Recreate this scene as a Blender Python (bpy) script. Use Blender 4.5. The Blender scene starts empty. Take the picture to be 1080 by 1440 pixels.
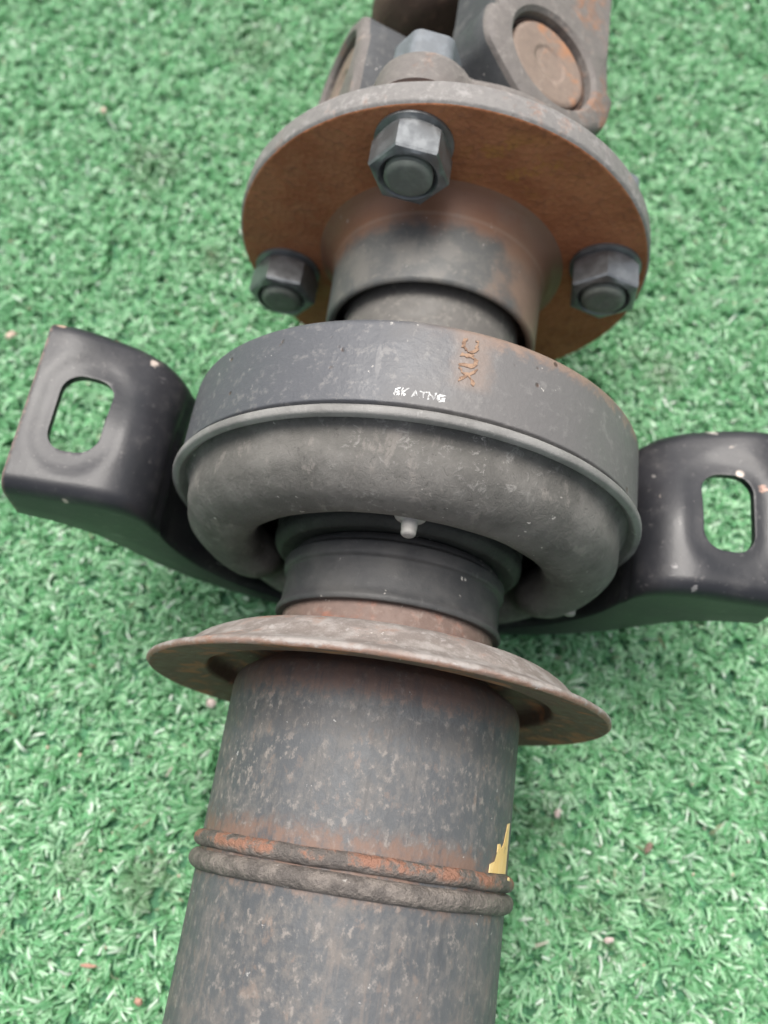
import bpy, bmesh, math, random
import numpy as np
from mathutils import Matrix, Vector, noise as mnoise

random.seed(7)
rng = np.random.default_rng(7)
S = bpy.context.scene
COL = S.collection
MM = 0.001
AXIS_H = 0.0715           # height of the shaft axis above the backing of the turf (m)
R = math.radians

# ------------------------------------------------------------------ camera
cd = bpy.data.cameras.new('camera'); cam = bpy.data.objects.new('camera', cd); COL.objects.link(cam)
Mr = Matrix(((0.98966864, -0.1379376, 0.0391049),
             (0.14259771, 0.91865744, -0.3684215),
             (0.01489517, 0.37019148, 0.92883605)))
cam.matrix_world = Matrix.Translation((0.003808, -0.010467, 0.225684 + AXIS_H)) @ Mr.to_4x4()
cd.sensor_fit = 'VERTICAL'; cd.sensor_height = 36.0; cd.sensor_width = 27.0
cd.lens = 1191.54 / 1440 * 36
cd.clip_start = 0.005; cd.clip_end = 50
cd.dof.use_dof = True; cd.dof.focus_distance = 0.185; cd.dof.aperture_fstop = 12.0
S.camera = cam

# ------------------------------------------------------------------ world, sun, exposure
SUN_EL, SUN_AZ = 70.0, -22.0        # azimuth measured from +Y (the far end) towards +X
w = bpy.data.worlds.new("World"); S.world = w; w.use_nodes = True
wn = w.node_tree.nodes; wl = w.node_tree.links
bg = wn['Background']; sky = wn.new('ShaderNodeTexSky')
sky.sky_type = 'NISHITA'; sky.sun_disc = False
sky.sun_elevation = R(SUN_EL); sky.sun_rotation = R(SUN_AZ)
sky.air_density = 1.0; sky.dust_density = 6.0; sky.ozone_density = 1.0
hs = wn.new('ShaderNodeHueSaturation'); hs.inputs['Saturation'].default_value = 0.42   # overcast: a pale grey sky
wl.new(sky.outputs[0], hs.inputs['Color']); wl.new(hs.outputs[0], bg.inputs[0])
bg.inputs[1].default_value = 0.085
sd = bpy.data.lights.new('sun', 'SUN'); sun = bpy.data.objects.new('sun', sd); COL.objects.link(sun)
sd.energy = 1.5; sd.angle = R(32); sd.color = (1.0, 0.96, 0.90)
sdir = Vector((math.sin(R(SUN_AZ)) * math.cos(R(SUN_EL)), math.cos(R(SUN_AZ)) * math.cos(R(SUN_EL)), math.sin(R(SUN_EL))))
sun.rotation_euler = sdir.to_track_quat('Z', 'Y').to_euler(); sun.location = sdir * 3
S.view_settings.view_transform = 'Standard'; S.view_settings.look = 'None'
S.view_settings.exposure = 1.2; S.view_settings.gamma = 1.0

# ------------------------------------------------------------------ node helpers
class NT:
    def __init__(s, name):
        s.m = bpy.data.materials.new(name); s.m.use_nodes = True
        s.t = s.m.node_tree; s.n = s.t.nodes; s.l = s.t.links
        s.b = s.n['Principled BSDF']
        s.tc = s.n.new('ShaderNodeTexCoord').outputs['Object']
    def inp(s, sock, v):
        if isinstance(v, bpy.types.NodeSocket): s.l.new(v, sock)
        else: sock.default_value = v
    def scaled(s, sc, loc=(0, 0, 0)):
        mp = s.n.new('ShaderNodeMapping'); mp.inputs['Scale'].default_value = sc; mp.inputs['Location'].default_value = loc
        s.l.new(s.tc, mp.inputs['Vector']); return mp.outputs[0]
    def noise(s, scale, detail=4, rough=0.55, vec=None, dist=0.0):
        n = s.n.new('ShaderNodeTexNoise'); n.inputs['Scale'].default_value = scale; n.inputs['Detail'].default_value = detail
        n.inputs['Roughness'].default_value = rough; n.inputs['Distortion'].default_value = dist
        s.l.new(vec if vec is not None else s.tc, n.inputs['Vector']); return n.outputs['Fac']
    def voro(s, scale, vec=None, feature='F1'):
        n = s.n.new('ShaderNodeTexVoronoi'); n.inputs['Scale'].default_value = scale; n.feature = feature
        s.l.new(vec if vec is not None else s.tc, n.inputs['Vector']); return n.outputs['Distance']
    def ramp(s, fac, lo, hi, a=0.0, b=1.0):
        n = s.n.new('ShaderNodeMapRange'); n.interpolation_type = 'SMOOTHSTEP'
        n.inputs[1].default_value = lo; n.inputs[2].default_value = hi; n.inputs[3].default_value = a; n.inputs[4].default_value = b
        s.inp(n.inputs[0], fac); return n.outputs[0]
    def math(s, op, a, b=0.0):
        n = s.n.new('ShaderNodeMath'); n.operation = op; s.inp(n.inputs[0], a); s.inp(n.inputs[1], b); return n.outputs[0]
    def mix(s, fac, a, b):
        n = s.n.new('ShaderNodeMix'); n.data_type = 'RGBA'
        s.inp(n.inputs[0], fac)
        for sock, v in ((n.inputs[6], a), (n.inputs[7], b)):
            s.inp(sock, v if isinstance(v, bpy.types.NodeSocket) else (v[0], v[1], v[2], 1))
        return n.outputs[2]
    def sep(s, vec=None):
        n = s.n.new('ShaderNodeSeparateXYZ'); s.l.new(vec if vec is not None else s.tc, n.inputs[0]); return n.outputs
    def bump(s, h, strength, dist=0.001):
        n = s.n.new('ShaderNodeBump'); n.inputs['Strength'].default_value = strength; n.inputs['Distance'].default_value = dist
        s.l.new(h, n.inputs['Height']); s.l.new(n.outputs[0], s.b.inputs['Normal'])
    def out(s, col, rough, metal=0.0, spec=0.5):
        s.inp(s.b.inputs['Base Color'], col if isinstance(col, bpy.types.NodeSocket) else (*col, 1))
        s.inp(s.b.inputs['Roughness'], rough); s.inp(s.b.inputs['Metallic'], metal)
        s.b.inputs['Specular IOR Level'].default_value = spec
        return s.m
    def specks(s, col, scale=330, thr=0.10, c=(0.55, 0.52, 0.48), vec=None):
        w_ = s.n.new('ShaderNodeVectorMath'); w_.operation = 'ADD'
        nz = s.n.new('ShaderNodeTexNoise'); nz.inputs['Scale'].default_value = scale * 2.2; s.l.new(s.tc, nz.inputs['Vector'])
        sc_ = s.n.new('ShaderNodeVectorMath'); sc_.operation = 'SCALE'; sc_.inputs[3].default_value = 1.1 / scale
        s.l.new(nz.outputs['Color'], sc_.inputs[0]); s.l.new(vec if vec is not None else s.tc, w_.inputs[0]); s.l.new(sc_.outputs[0], w_.inputs[1])
        v = s.voro(scale * 1.25, w_.outputs[0]); sel = s.noise(scale * 0.35, 2)
        f = s.math('MULTIPLY', s.ramp(v, thr * 1.5, thr * 0.7), s.ramp(sel, 0.585, 0.65, 0, .8))
        return s.mix(f, col, c)

def mat_rust_paint(name, base, dust, rust, dust_amt=0.5, rust_amt=0.3, sc=1.0, streak=True, rough=0.6, spec=0.4, bump=0.35, speck=True):
    k = NT(name)
    v1 = k.scaled((1, 0.55, 1)) if streak else k.tc
    n1 = k.noise(150 * sc, 6, 0.68, v1, 0.4); n2 = k.noise(420 * sc, 5, 0.7, v1); n3 = k.noise(38 * sc, 4, 0.6)
    d = k.ramp(k.math('ADD', k.math('MULTIPLY', n1, 0.6), k.math('MULTIPLY', n2, 0.4)), 0.66 - 0.3 * dust_amt, 0.80 - 0.3 * dust_amt)
    col = k.mix(d, base, dust)
    col = k.mix(k.ramp(n2, 0.35, 0.62, 0.25, 0.0), col, (base[0] * .55, base[1] * .55, base[2] * .6))
    r = k.ramp(k.math('ADD', k.math('MULTIPLY', n3, 0.5), k.math('MULTIPLY', n1, 0.5)), 0.74 - 0.4 * rust_amt, 0.86 - 0.4 * rust_amt)
    col = k.mix(k.math('MULTIPLY', r, 0.85), col, rust)
    if speck: col = k.specks(col)
    k.bump(k.math('ADD', n2, k.math('MULTIPLY', n1, 0.6)), bump, 0.0006)
    return k.out(col, k.ramp(n1, 0.3, 0.7, rough - .1, rough + .18), 0.0, spec)

M = {}
# worn black paint on the tube, grey-brown dust, rust round the beads
def tube_mat():
    k = NT('worn_tube_paint')
    vs = k.scaled((1, 0.72, 1))
    n1 = k.noise(230, 6, 0.70, vs, 0.2); n2 = k.noise(560, 5, 0.7, vs); n3 = k.noise(900, 3, 0.6, vs); n4 = k.noise(28, 3, 0.5)
    a = k.math('ADD', k.math('MULTIPLY', n1, 0.55), k.math('MULTIPLY', n2, 0.45))
    col = k.mix(k.ramp(a, 0.44, 0.58), (0.072, 0.077, 0.082), (0.126, 0.119, 0.112))
    col = k.mix(k.ramp(n2, 0.55, 0.66, 0.0, 0.7), col, (0.26, 0.23, 0.205))
    n5 = k.noise(240, 4, .7, k.scaled((1.3, .8, 1.3), (.3, .1, 0)))
    col = k.mix(k.ramp(n5, 0.58, 0.68, 0.0, 0.45), col, (0.21, 0.150, 0.115))
    col = k.mix(k.ramp(n5, 0.40, 0.33, 0.0, 0.35), col, (0.048, 0.052, 0.058))
    col = k.mix(k.ramp(n4, 0.35, 0.6, 0.0, 0.35), col, (0.115, 0.118, 0.122))
    y = k.sep()[1]
    nb = k.math('MULTIPLY', k.math('SUBTRACT', n2, 0.5), 0.012)
    yy = k.math('ADD', y, nb)
    near_bead = k.math('MULTIPLY', k.ramp(k.math('ABSOLUTE', k.math('ADD', yy, 0.014)), 0.0085, 0.0035), k.ramp(n1, 0.36, 0.58))
    col = k.mix(k.math('MULTIPLY', near_bead, 0.8), col, (0.18, 0.108, 0.078))
    shoulder = k.ramp(yy, 0.0185, 0.0235)
    col = k.mix(k.math('MULTIPLY', shoulder, k.ramp(n1, .3, .6, .3, .75)), col, (0.16, 0.092, 0.070))
    band = k.math('MULTIPLY', k.ramp(yy, 0.010, 0.0135), k.ramp(yy, 0.0185, 0.0165))
    col = k.mix(k.math('MULTIPLY', band, 0.45), col, (0.060, 0.057, 0.056))
    low = k.ramp(yy, -0.022, -0.055)
    col = k.mix(k.math('MULTIPLY', low, k.ramp(n1, 0.45, 0.62, 0.0, 0.35)), col, (0.16, 0.135, 0.118))
    st = k.noise(420, 4, .65, k.scaled((1, .05, 1))); st2 = k.noise(40, 2)
    col = k.mix(k.math('MULTIPLY', k.ramp(st, .55, .66), k.math('MULTIPLY', k.ramp(yy, -.020, -.030, 0, .6), k.ramp(st2, .42, .62, 0, .7))), col, (.18, .150, .128))
    col = k.mix(k.math('MULTIPLY', k.ramp(st, .44, .36), .3), col, (.055, .058, .062))
    col = k.specks(col, 340, 0.10, (0.42, 0.41, 0.39), vs)
    k.bump(k.math('ADD', n2, k.math('MULTIPLY', n3, 0.5)), 0.35, 0.0005)
    return k.out(col, k.ramp(n1, 0.3, 0.7, 0.48, 0.70), 0.0, 0.45)
M['tube'] = tube_mat()
def bead_mat():
    k = NT('rusty_bead_weld')
    n1 = k.noise(170, 6, 0.7); n2 = k.noise(520, 4, 0.7)
    col = k.mix(k.ramp(n1, 0.42, 0.62), (0.105, 0.092, 0.083), (0.19, 0.165, 0.145))
    y = k.sep()[1]
    far = k.ramp(k.math('ADD', y, k.math('MULTIPLY', k.math('SUBTRACT', n1, 0.5), 0.006)), -0.0145, -0.0128)
    col = k.mix(k.math('MULTIPLY', far, k.ramp(n1, 0.47, 0.57, 0, .75)), col, (0.27, 0.115, 0.066))
    near = k.ramp(k.math('ADD', y, k.math('MULTIPLY', k.math('SUBTRACT', n1, 0.5), 0.004)), -0.0205, -0.0215)
    col = k.mix(k.math('MULTIPLY', near, k.ramp(n1, 0.50, 0.60, 0, .8)), col, (0.21, 0.10, 0.062))
    col = k.specks(col, 300, 0.12)
    k.bump(k.math('ADD', n1, k.math('MULTIPLY', n2, 1.5)), 0.8, 0.0010)
    return k.out(col, 0.62, 0.0, 0.4)
M['bead'] = bead_mat()
def shield_mat():
    k = NT('brown_grey_rust_plate'); n1 = k.noise(170, 6, .68); n2 = k.noise(520, 5, .7); n3 = k.noise(60, 4, .6); o = k.sep()
    col = k.mix(k.ramp(n1, .40, .62), (0.205, 0.175, 0.158), (0.32, 0.290, 0.270))
    col = k.mix(k.ramp(n2, .56, .68, 0, .5), col, (0.48, 0.45, 0.43))
    col = k.mix(k.math('MULTIPLY', k.ramp(n3, .50, .64), k.ramp(n1, .45, .6)), col, (0.25, 0.150, 0.110))
    yy = k.math('ADD', o[1], k.math('MULTIPLY', k.math('SUBTRACT', n1, .5), .004))
    und = k.math('MULTIPLY', k.ramp(yy, .0262, .0252), k.ramp(n1, .36, .58, .35, 1))
    col = k.mix(k.math('MULTIPLY', und, .85), col, (0.27, 0.125, 0.070))
    col = k.specks(col); k.bump(k.math('ADD', n1, n2), .55, .0007)
    return k.out(col, .62, 0, .35)
M['shield'] = shield_mat()
M['under'] = mat_rust_paint('rusted_underside', (0.145, 0.092, 0.066), (0.20, 0.155, 0.128), (0.36, 0.155, 0.075), 0.5, 0.62, 1.1, False, 0.68, 0.3, 0.5)
M['sleeve'] = mat_rust_paint('pinkish_rust_sleeve', (0.175, 0.122, 0.102), (0.26, 0.215, 0.19), (0.24, 0.10, 0.065), 0.5, 0.5, 1.2, False, 0.6, 0.35, 0.4)
def face_mat():
    k = NT('dark_rust_face'); n1 = k.noise(60, 5, 0.6); n2 = k.noise(380, 5, 0.7); n3 = k.noise(140, 5, .65); o = k.sep()
    col = k.mix(k.ramp(n1, .35, .65), (0.300, 0.112, 0.050), (0.400, 0.165, 0.076))
    col = k.mix(k.ramp(n2, .52, .7, 0, .5), col, (0.23, 0.110, 0.066))
    dx = k.math('SUBTRACT', o[0], .018); dz = k.math('MULTIPLY', k.math('SUBTRACT', o[2], .0465), 1.4)
    d = k.math('SQRT', k.math('ADD', k.math('MULTIPLY', dx, dx), k.math('MULTIPLY', dz, dz)))
    f = k.math('MULTIPLY', k.ramp(d, .020, .008), k.ramp(n3, .50, .60))
    col = k.mix(k.math('MULTIPLY', f, .85), col, (0.38, 0.18, 0.050))
    lf = k.math('MULTIPLY', k.ramp(o[0], -.005, -.03), k.ramp(n3, .42, .62, 0, .6))
    col = k.mix(lf, col, (0.36, 0.165, 0.080))
    sc = k.voro(520); col = k.mix(k.math('MULTIPLY', k.ramp(sc, .55, .85), k.ramp(n3, .45, .6, 0, .4)), col, (.14, .066, .040))
    col = k.specks(col, 420, .09, (.34, .2, .12))
    k.bump(k.math('ADD', n2, sc), .5, .0006)
    return k.out(col, .75, 0, .3)
M['flange_face'] = face_mat()
M['flange_rim'] = mat_rust_paint('grey_rust_rim', (0.20, 0.190, 0.180), (0.29, 0.278, 0.268), (0.25, 0.130, 0.078), 0.55, 0.46, 1.2, False, 0.6, 0.4, 0.45)
def hub_mat():
    k = NT('worn_grey_hub'); n1 = k.noise(110, 5, 0.65); n2 = k.noise(420, 5, 0.7); o = k.sep()
    col = k.mix(k.ramp(n1, .4, .62), (0.085, 0.087, 0.085), (0.130, 0.125, 0.115))
    col = k.mix(k.ramp(n2, .56, .7, 0, .4), col, (0.24, 0.22, 0.19))
    yy = k.math('ADD', o[1], k.math('MULTIPLY', k.math('SUBTRACT', n1, .5), .014))
    col = k.mix(k.ramp(yy, .151, .161, 0, .9), col, (0.21, 0.098, 0.054))
    rt = k.math('MULTIPLY', k.ramp(k.math('ADD', o[0], k.math('MULTIPLY', k.math('SUBTRACT', n1, .5), .03)), .012, .026), .7)
    col = k.mix(rt, col, (0.20, 0.125, 0.085))
    ln = k.ramp(k.math('ABSOLUTE', k.math('SUBTRACT', o[1], .1586)), .0008, .0003, 0, .22)
    col = k.mix(ln, col, (0.30, 0.24, 0.19))
    col = k.specks(col); k.bump(n2, .3, .0005)
    return k.out(col, .52, 0, .45)
M['hub'] = hub_mat()
M['shaft'] = mat_rust_paint('dusty_grey_shaft', (0.125, 0.118, 0.108), (0.19, 0.178, 0.16), (0.13, 0.09, 0.065), 0.5, 0.25, 1.2, False, 0.55, 0.45, 0.35)
M['cast'] = mat_rust_paint('dusty_cast_iron', (0.165, 0.150, 0.138), (0.25, 0.230, 0.213), (0.24, 0.120, 0.068), 0.5, 0.48, 0.9, False, 0.65, 0.35, 0.6)
M['castdark'] = mat_rust_paint('dark_rusty_iron', (0.085, 0.055, 0.042), (0.14, 0.09, 0.065), (0.17, 0.07, 0.035), 0.5, 0.45, 0.8, False, 0.7, 0.3, 0.5, False)
M['castgrey'] = mat_rust_paint('grey_machined_yoke', (0.068, 0.071, 0.074), (0.110, 0.110, 0.109), (0.16, 0.12, 0.09), 0.5, 0.15, 0.8, False, 0.55, 0.45, 0.3)
M['cap'] = mat_rust_paint('tan_rust_cap', (0.235, 0.180, 0.145), (0.31, 0.25, 0.21), (0.36, 0.175, 0.09), 0.5, 0.48, 1.0, False, 0.65, 0.3, 0.4)

def housing_mat():
    k = NT('worn_black_ring_steel')
    n1 = k.noise(60, 5, 0.6); n2 = k.noise(320, 5, 0.7); n3 = k.noise(900, 3)
    o = k.sep()
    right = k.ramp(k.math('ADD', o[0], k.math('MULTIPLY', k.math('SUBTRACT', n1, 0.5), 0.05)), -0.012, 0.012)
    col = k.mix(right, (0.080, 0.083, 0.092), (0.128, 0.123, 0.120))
    col = k.mix(k.ramp(n2, 0.52, 0.68, 0.0, 0.45), col, (0.22, 0.21, 0.20))
    edge = k.math('MULTIPLY', k.ramp(k.math('ADD', o[1], k.math('MULTIPLY', k.math('SUBTRACT', n2, 0.5), 0.012)), 0.0965, 0.1005),
                  k.ramp(o[0], -0.005, 0.02))
    col = k.mix(k.math('MULTIPLY', edge, 0.55), col, (0.27, 0.165, 0.11))
    v = k.voro(230); sel = k.noise(90, 2)
    pit = k.math('MULTIPLY', k.ramp(v, 0.20, 0.10), k.ramp(sel, 0.56, 0.62))
    col = k.mix(pit, col, (0.07, 0.045, 0.035))
    sc = k.noise(260, 3, 0.6, k.scaled((1.0, 0.18, 1.0)))
    col = k.mix(k.ramp(sc, 0.68, 0.76, 0.0, 0.25), col, (0.30, 0.29, 0.28))
    px = k.math('MULTIPLY', k.math('ABSOLUTE', k.math('SUBTRACT', o[0], 0.0115)), 1.0); top = k.ramp(o[2], 0.055, 0.06)
    halo = k.math('MULTIPLY', k.ramp(k.math('ADD', px, k.math('MULTIPLY', k.math('SUBTRACT', n2, 0.5), 0.006)), 0.0062, 0.0018), top)
    col = k.mix(k.math('MULTIPLY', halo, k.ramp(o[1], 0.084, 0.0875, 0, .55)), col, (0.23, 0.17, 0.135))
    col = k.specks(col, 260, 0.12)
    k.bump(k.math('ADD', k.math('SUBTRACT', n2, k.math('MULTIPLY', pit, 1.5)), k.math('MULTIPLY', n3, 0.4)), 0.35, 0.0006)
    return k.out(col, k.ramp(n1, 0.3, 0.7, 0.42, 0.6), 0.0, 0.5)
M['housing'] = housing_mat()
def rubber(name, a, b, rough=0.7, bump=0.5, spec=0.35, specks=True):
    k = NT(name)
    n1 = k.noise(75, 5, 0.6); n2 = k.noise(480, 5, 0.75); n3 = k.noise(300, 3, 0.6, k.scaled((1, .3, .6)))
    col = k.mix(k.ramp(n1, 0.36, 0.66), a, b)
    col = k.mix(k.ramp(n2, 0.58, 0.72, 0.0, 0.5), col, (b[0] * 1.5, b[1] * 1.5, b[2] * 1.48))
    col = k.mix(k.ramp(n3, 0.66, 0.74, 0.0, 0.4), col, (b[0] * 1.8, b[1] * 1.8, b[2] * 1.8))
    if specks: col = k.specks(col, 280, 0.14)
    k.bump(k.math('ADD', n2, n1), bump, 0.0007)
    return k.out(col, rough, 0.0, spec)
def rubber_worn(name, a, b, rough, bump):
    k = NT(name)
    n1 = k.noise(75, 5, 0.6); n2 = k.noise(380, 6, 0.8, None, .5); n3 = k.noise(210, 5, 0.7, k.scaled((1, .5, .6))); n4 = k.noise(30, 3)
    col = k.mix(k.ramp(n1, 0.36, 0.66), a, b)
    col = k.mix(k.math('MULTIPLY', k.ramp(n2, 0.54, 0.66), k.ramp(n4, .42, .6, .15, .8)), col, (0.27, 0.26, 0.245))
    col = k.mix(k.ramp(n3, 0.58, 0.68, 0.0, 0.5), col, (0.24, 0.22, 0.20))
    col = k.mix(k.ramp(n2, 0.42, 0.34, 0.0, 0.6), col, (a[0] * .55, a[1] * .55, a[2] * .55))
    col = k.specks(col, 300, 0.13)
    k.bump(k.math('ADD', n2, n3), bump, 0.0009)
    return k.out(col, rough, 0.0, .35)
M['cushion'] = rubber_worn('grey_weathered_rubber', (0.104, 0.100, 0.092), (0.158, 0.151, 0.140), 0.8, 0.6)
M['lip'] = rubber('dusty_lip_steel', (0.17, 0.166, 0.158), (0.24, 0.235, 0.225), 0.55, 0.4)
M['seal'] = rubber('black_seal_rubber', (0.024, 0.027, 0.025), (0.046, 0.049, 0.046), 0.6, 0.7)
M['boot'] = rubber('black_dust_boot', (0.042, 0.043, 0.045), (0.072, 0.071, 0.070), 0.55, 0.35)
M['nub'] = rubber('pale_dusty_rubber', (0.26, 0.25, 0.235), (0.36, 0.35, 0.33), 0.6, 0.3, 0.35, False)
M['dark'] = rubber('black_void_rubber', (0.018, 0.019, 0.018), (0.03, 0.03, 0.03), 0.8, 0.3, 0.2, False)
def bracket_mat():
    k = NT('gloss_black_paint')
    n1 = k.noise(45, 4, 0.5); n2 = k.noise(420, 4, 0.7); o = k.sep()
    col = k.mix(k.ramp(n1, 0.35, 0.65), (0.014, 0.015, 0.018), (0.025, 0.025, 0.029))
    col = k.mix(k.ramp(n2, 0.60, 0.72, 0.0, 0.35), col, (0.16, 0.15, 0.145))
    end = k.ramp(k.math('SUBTRACT', k.math('ABSOLUTE', o[0]), k.math('MULTIPLY', n2, 0.003)), 0.1035, 0.1050)
    col = k.mix(k.math('MULTIPLY', end, 0.7), col, (0.28, 0.20, 0.16))
    v = k.voro(120); sel = k.noise(60, 2)
    chip = k.math('MULTIPLY', k.ramp(v, 0.17, 0.10), k.ramp(sel, 0.62, 0.66))
    col = k.mix(chip, col, (0.50, 0.42, 0.36))
    def dab(x, y, r, c, zmin=-.004):
        dx = k.math('SUBTRACT', o[0], x * MM); dy = k.math('SUBTRACT', o[1], y * MM)
        d = k.math('SQRT', k.math('ADD', k.math('MULTIPLY', dx, dx), k.math('MULTIPLY', dy, dy)))
        d = k.math('ADD', d, k.math('MULTIPLY', k.math('SUBTRACT', n2, .5), r * 4.2 * MM))
        return k.mix(k.math('MULTIPLY', k.ramp(d, r * MM, r * .4 * MM, 0, .8), k.ramp(o[2], zmin, zmin + .002)), col, c)
    for a_ in ((-76.5, 112.5, 1.5, (.62, .52, .45)), (-104, 116.5, 1.6, (.55, .36, .28)), (-88, 117.2, 1.0, (.5, .3, .2)), (-99, 117.5, .9, (.35, .15, .10)),
               (76, 71, .9, (.22, .21, .21), -.02), (81.5, 66, .9, (.22, .21, .21), -.02), (72, 100, .5, (.2, .19, .18)), (101, 98, 1.3, (.5, .28, .2)), (88, 116.5, 1.6, (.6, .55, .5))):
        col = dab(*a_)
    du = k.noise(90, 5, .7)
    col = k.mix(k.ramp(du, .52, .70, 0, .35), col, (.075, .072, .07))
    col = k.specks(col, 300, .07, (.24, .22, .21))
    scr = k.noise(240, 3, .6, k.scaled((.25, 1.2, 1)))
    col = k.mix(k.ramp(scr, .68, .74, 0, .5), col, (.13, .125, .125))
    k.bump(k.math('ADD', n2, k.noise(30, 2)), 0.16, 0.0006)
    k.b.inputs['Coat Weight'].default_value = .10; k.b.inputs['Coat Roughness'].default_value = .16
    return k.out(col, k.ramp(n1, 0.3, 0.7, 0.37, 0.48), 0.0, 0.42)
M['bracket'] = bracket_mat()
def nut_mat(name, c, rough, metal):
    k = NT(name); n1 = k.noise(220, 4, 0.6); n2 = k.noise(700, 3)
    col = k.mix(k.ramp(n1, 0.4, 0.65), c, tuple(x * 1.35 for x in c))
    k.bump(n2, 0.1, 0.0003)
    return k.out(col, k.ramp(n1, 0.35, 0.65, rough, rough + 0.12), metal, 0.6)
M['nut'] = nut_mat('dark_zinc_nut', (0.17, 0.18, 0.185), 0.30, 0.65)
M['bolt'] = nut_mat('dull_bolt_end', (0.145, 0.160, 0.140), 0.55, 0.2)
M['bolthead'] = nut_mat('grey_bolt_head', (0.125, 0.138, 0.150), 0.55, 0.05)
def flat(name, a, b, rough=0.6, sc=600):
    k = NT(name); n = k.noise(sc, 4, 0.6); k.bump(n, 0.3, 0.0003)
    return k.out(k.mix(k.ramp(n, 0.4, 0.6), a, b), rough)
def yellow_mat():
    k = NT('yellow_paint'); n1 = k.noise(420, 5, .7); n2 = k.noise(160, 4, .6, k.scaled((1, .3, 1)))
    col = k.mix(k.ramp(n2, .35, .65), (0.74, 0.50, 0.19), (0.86, 0.66, 0.33))
    col = k.mix(k.ramp(n1, .61, .68, 0, .7), col, (0.30, 0.21, 0.12))
    k.bump(n1, .4, .0005)
    return k.out(col, .55)
M['yellow'] = yellow_mat()
M['white'] = flat('white_worn_print', (0.30, 0.30, 0.30), (0.70, 0.70, 0.68), 0.6)
M['rustmark'] = flat('orange_rust_stamp', (0.17, 0.10, 0.062), (0.29, 0.185, 0.12), 0.7, 900)
M['ochre'] = flat('ochre_stain', (0.20, 0.095, 0.022), (0.28, 0.14, 0.03), 0.8, 500)

# ------------------------------------------------------------------ mesh helpers (all shapes in millimetres, shaft axis = Y)
def to_obj(name, verts, faces, mat, parent=None, smooth=True, sharp=32):
    me = bpy.data.meshes.new(name)
    me.from_pydata([(v[0] * MM, v[1] * MM, v[2] * MM) for v in verts], [], faces)
    bm = bmesh.new(); bm.from_mesh(me); bmesh.ops.remove_doubles(bm, verts=bm.verts, dist=1e-7)
    bmesh.ops.recalc_face_normals(bm, faces=bm.faces); bm.to_mesh(me); bm.free()
    if smooth:
        me.polygons.foreach_set('use_smooth', [True] * len(me.polygons)); me.set_sharp_from_angle(angle=R(sharp))
    for m in (mat if isinstance(mat, (list, tuple)) else [mat]): me.materials.append(m)
    o = bpy.data.objects.new(name, me); COL.objects.link(o)
    if parent: o.parent = parent
    return o

def rounded(pts, rad, n=5, closed=False):
    """fillet the corners of a 2D polyline; rad may be one number or a list"""
    out = []
    N = len(pts)
    for i, p in enumerate(pts):
        r = rad[i] if isinstance(rad, (list, tuple)) else rad
        if (not closed and i in (0, N - 1)) or r <= 0: out.append(tuple(p)); continue
        a, b, c = Vector(pts[i - 1]), Vector(p), Vector(pts[(i + 1) % N])
        u, v = (a - b), (c - b)
        k = min(r, u.length * .48, v.length * .48)
        p0, p1 = b + u.normalized() * k, b + v.normalized() * k
        for j in range(n + 1):
            t = j / n; q = p0 * (1 - t) ** 2 + b * 2 * t * (1 - t) + p1 * t * t
            out.append((q.x, q.y))
    return out

def lathe(prof, n=144, closed=False, wob=0.0, wsc=0.05, ctr=(0, 0), t0=0.0, t1=2 * math.pi):
    """profile of (radius, y) swept about Y"""
    V, F = [], []
    full = abs(t1 - t0 - 2 * math.pi) < 1e-6
    cols = n if full else n + 1
    for j in range(cols):
        t = t0 + (t1 - t0) * j / n
        for (r, y) in prof:
            rr = r
            if wob:
                q = Vector((r * math.cos(t) * wsc, y * wsc, r * math.sin(t) * wsc))
                rr = r + wob * mnoise.noise(q) + wob * .5 * mnoise.noise(q * 2.3)
            V.append((ctr[0] + rr * math.cos(t), y, ctr[1] + rr * math.sin(t)))
    m = len(prof)
    for j in range(n):
        a, b = j * m, ((j + 1) % cols) * m
        for i in range(m if closed else m - 1):
            i2 = (i + 1) % m
            F.append((a + i, a + i2, b + i2, b + i))
    return V, F

def tag(o, label=None, cat=None, group=None, kind=None):
    for k, v in (('label', label), ('category', cat), ('group', group), ('kind', kind)):
        if v: o[k] = v
    return o

# ------------------------------------------------------------------ ground and turf
G = -74.0
k = NT('turf_backing')
n = k.noise(300, 4); nb = k.noise(60, 4)
k.bump(n, 0.8, 0.002)
k.out(k.mix(k.ramp(n, .3, .7), (0.03, 0.11, 0.055), (0.07, 0.22, 0.11)), 0.8)
V = [(-4000, -4000, 0), (4000, -4000, 0), (4000, 4000, 0), (-4000, 4000, 0)]
ground = to_obj('ground', V, [(0, 1, 2, 3)], k.m, smooth=False); tag(ground, kind='structure')

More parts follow.
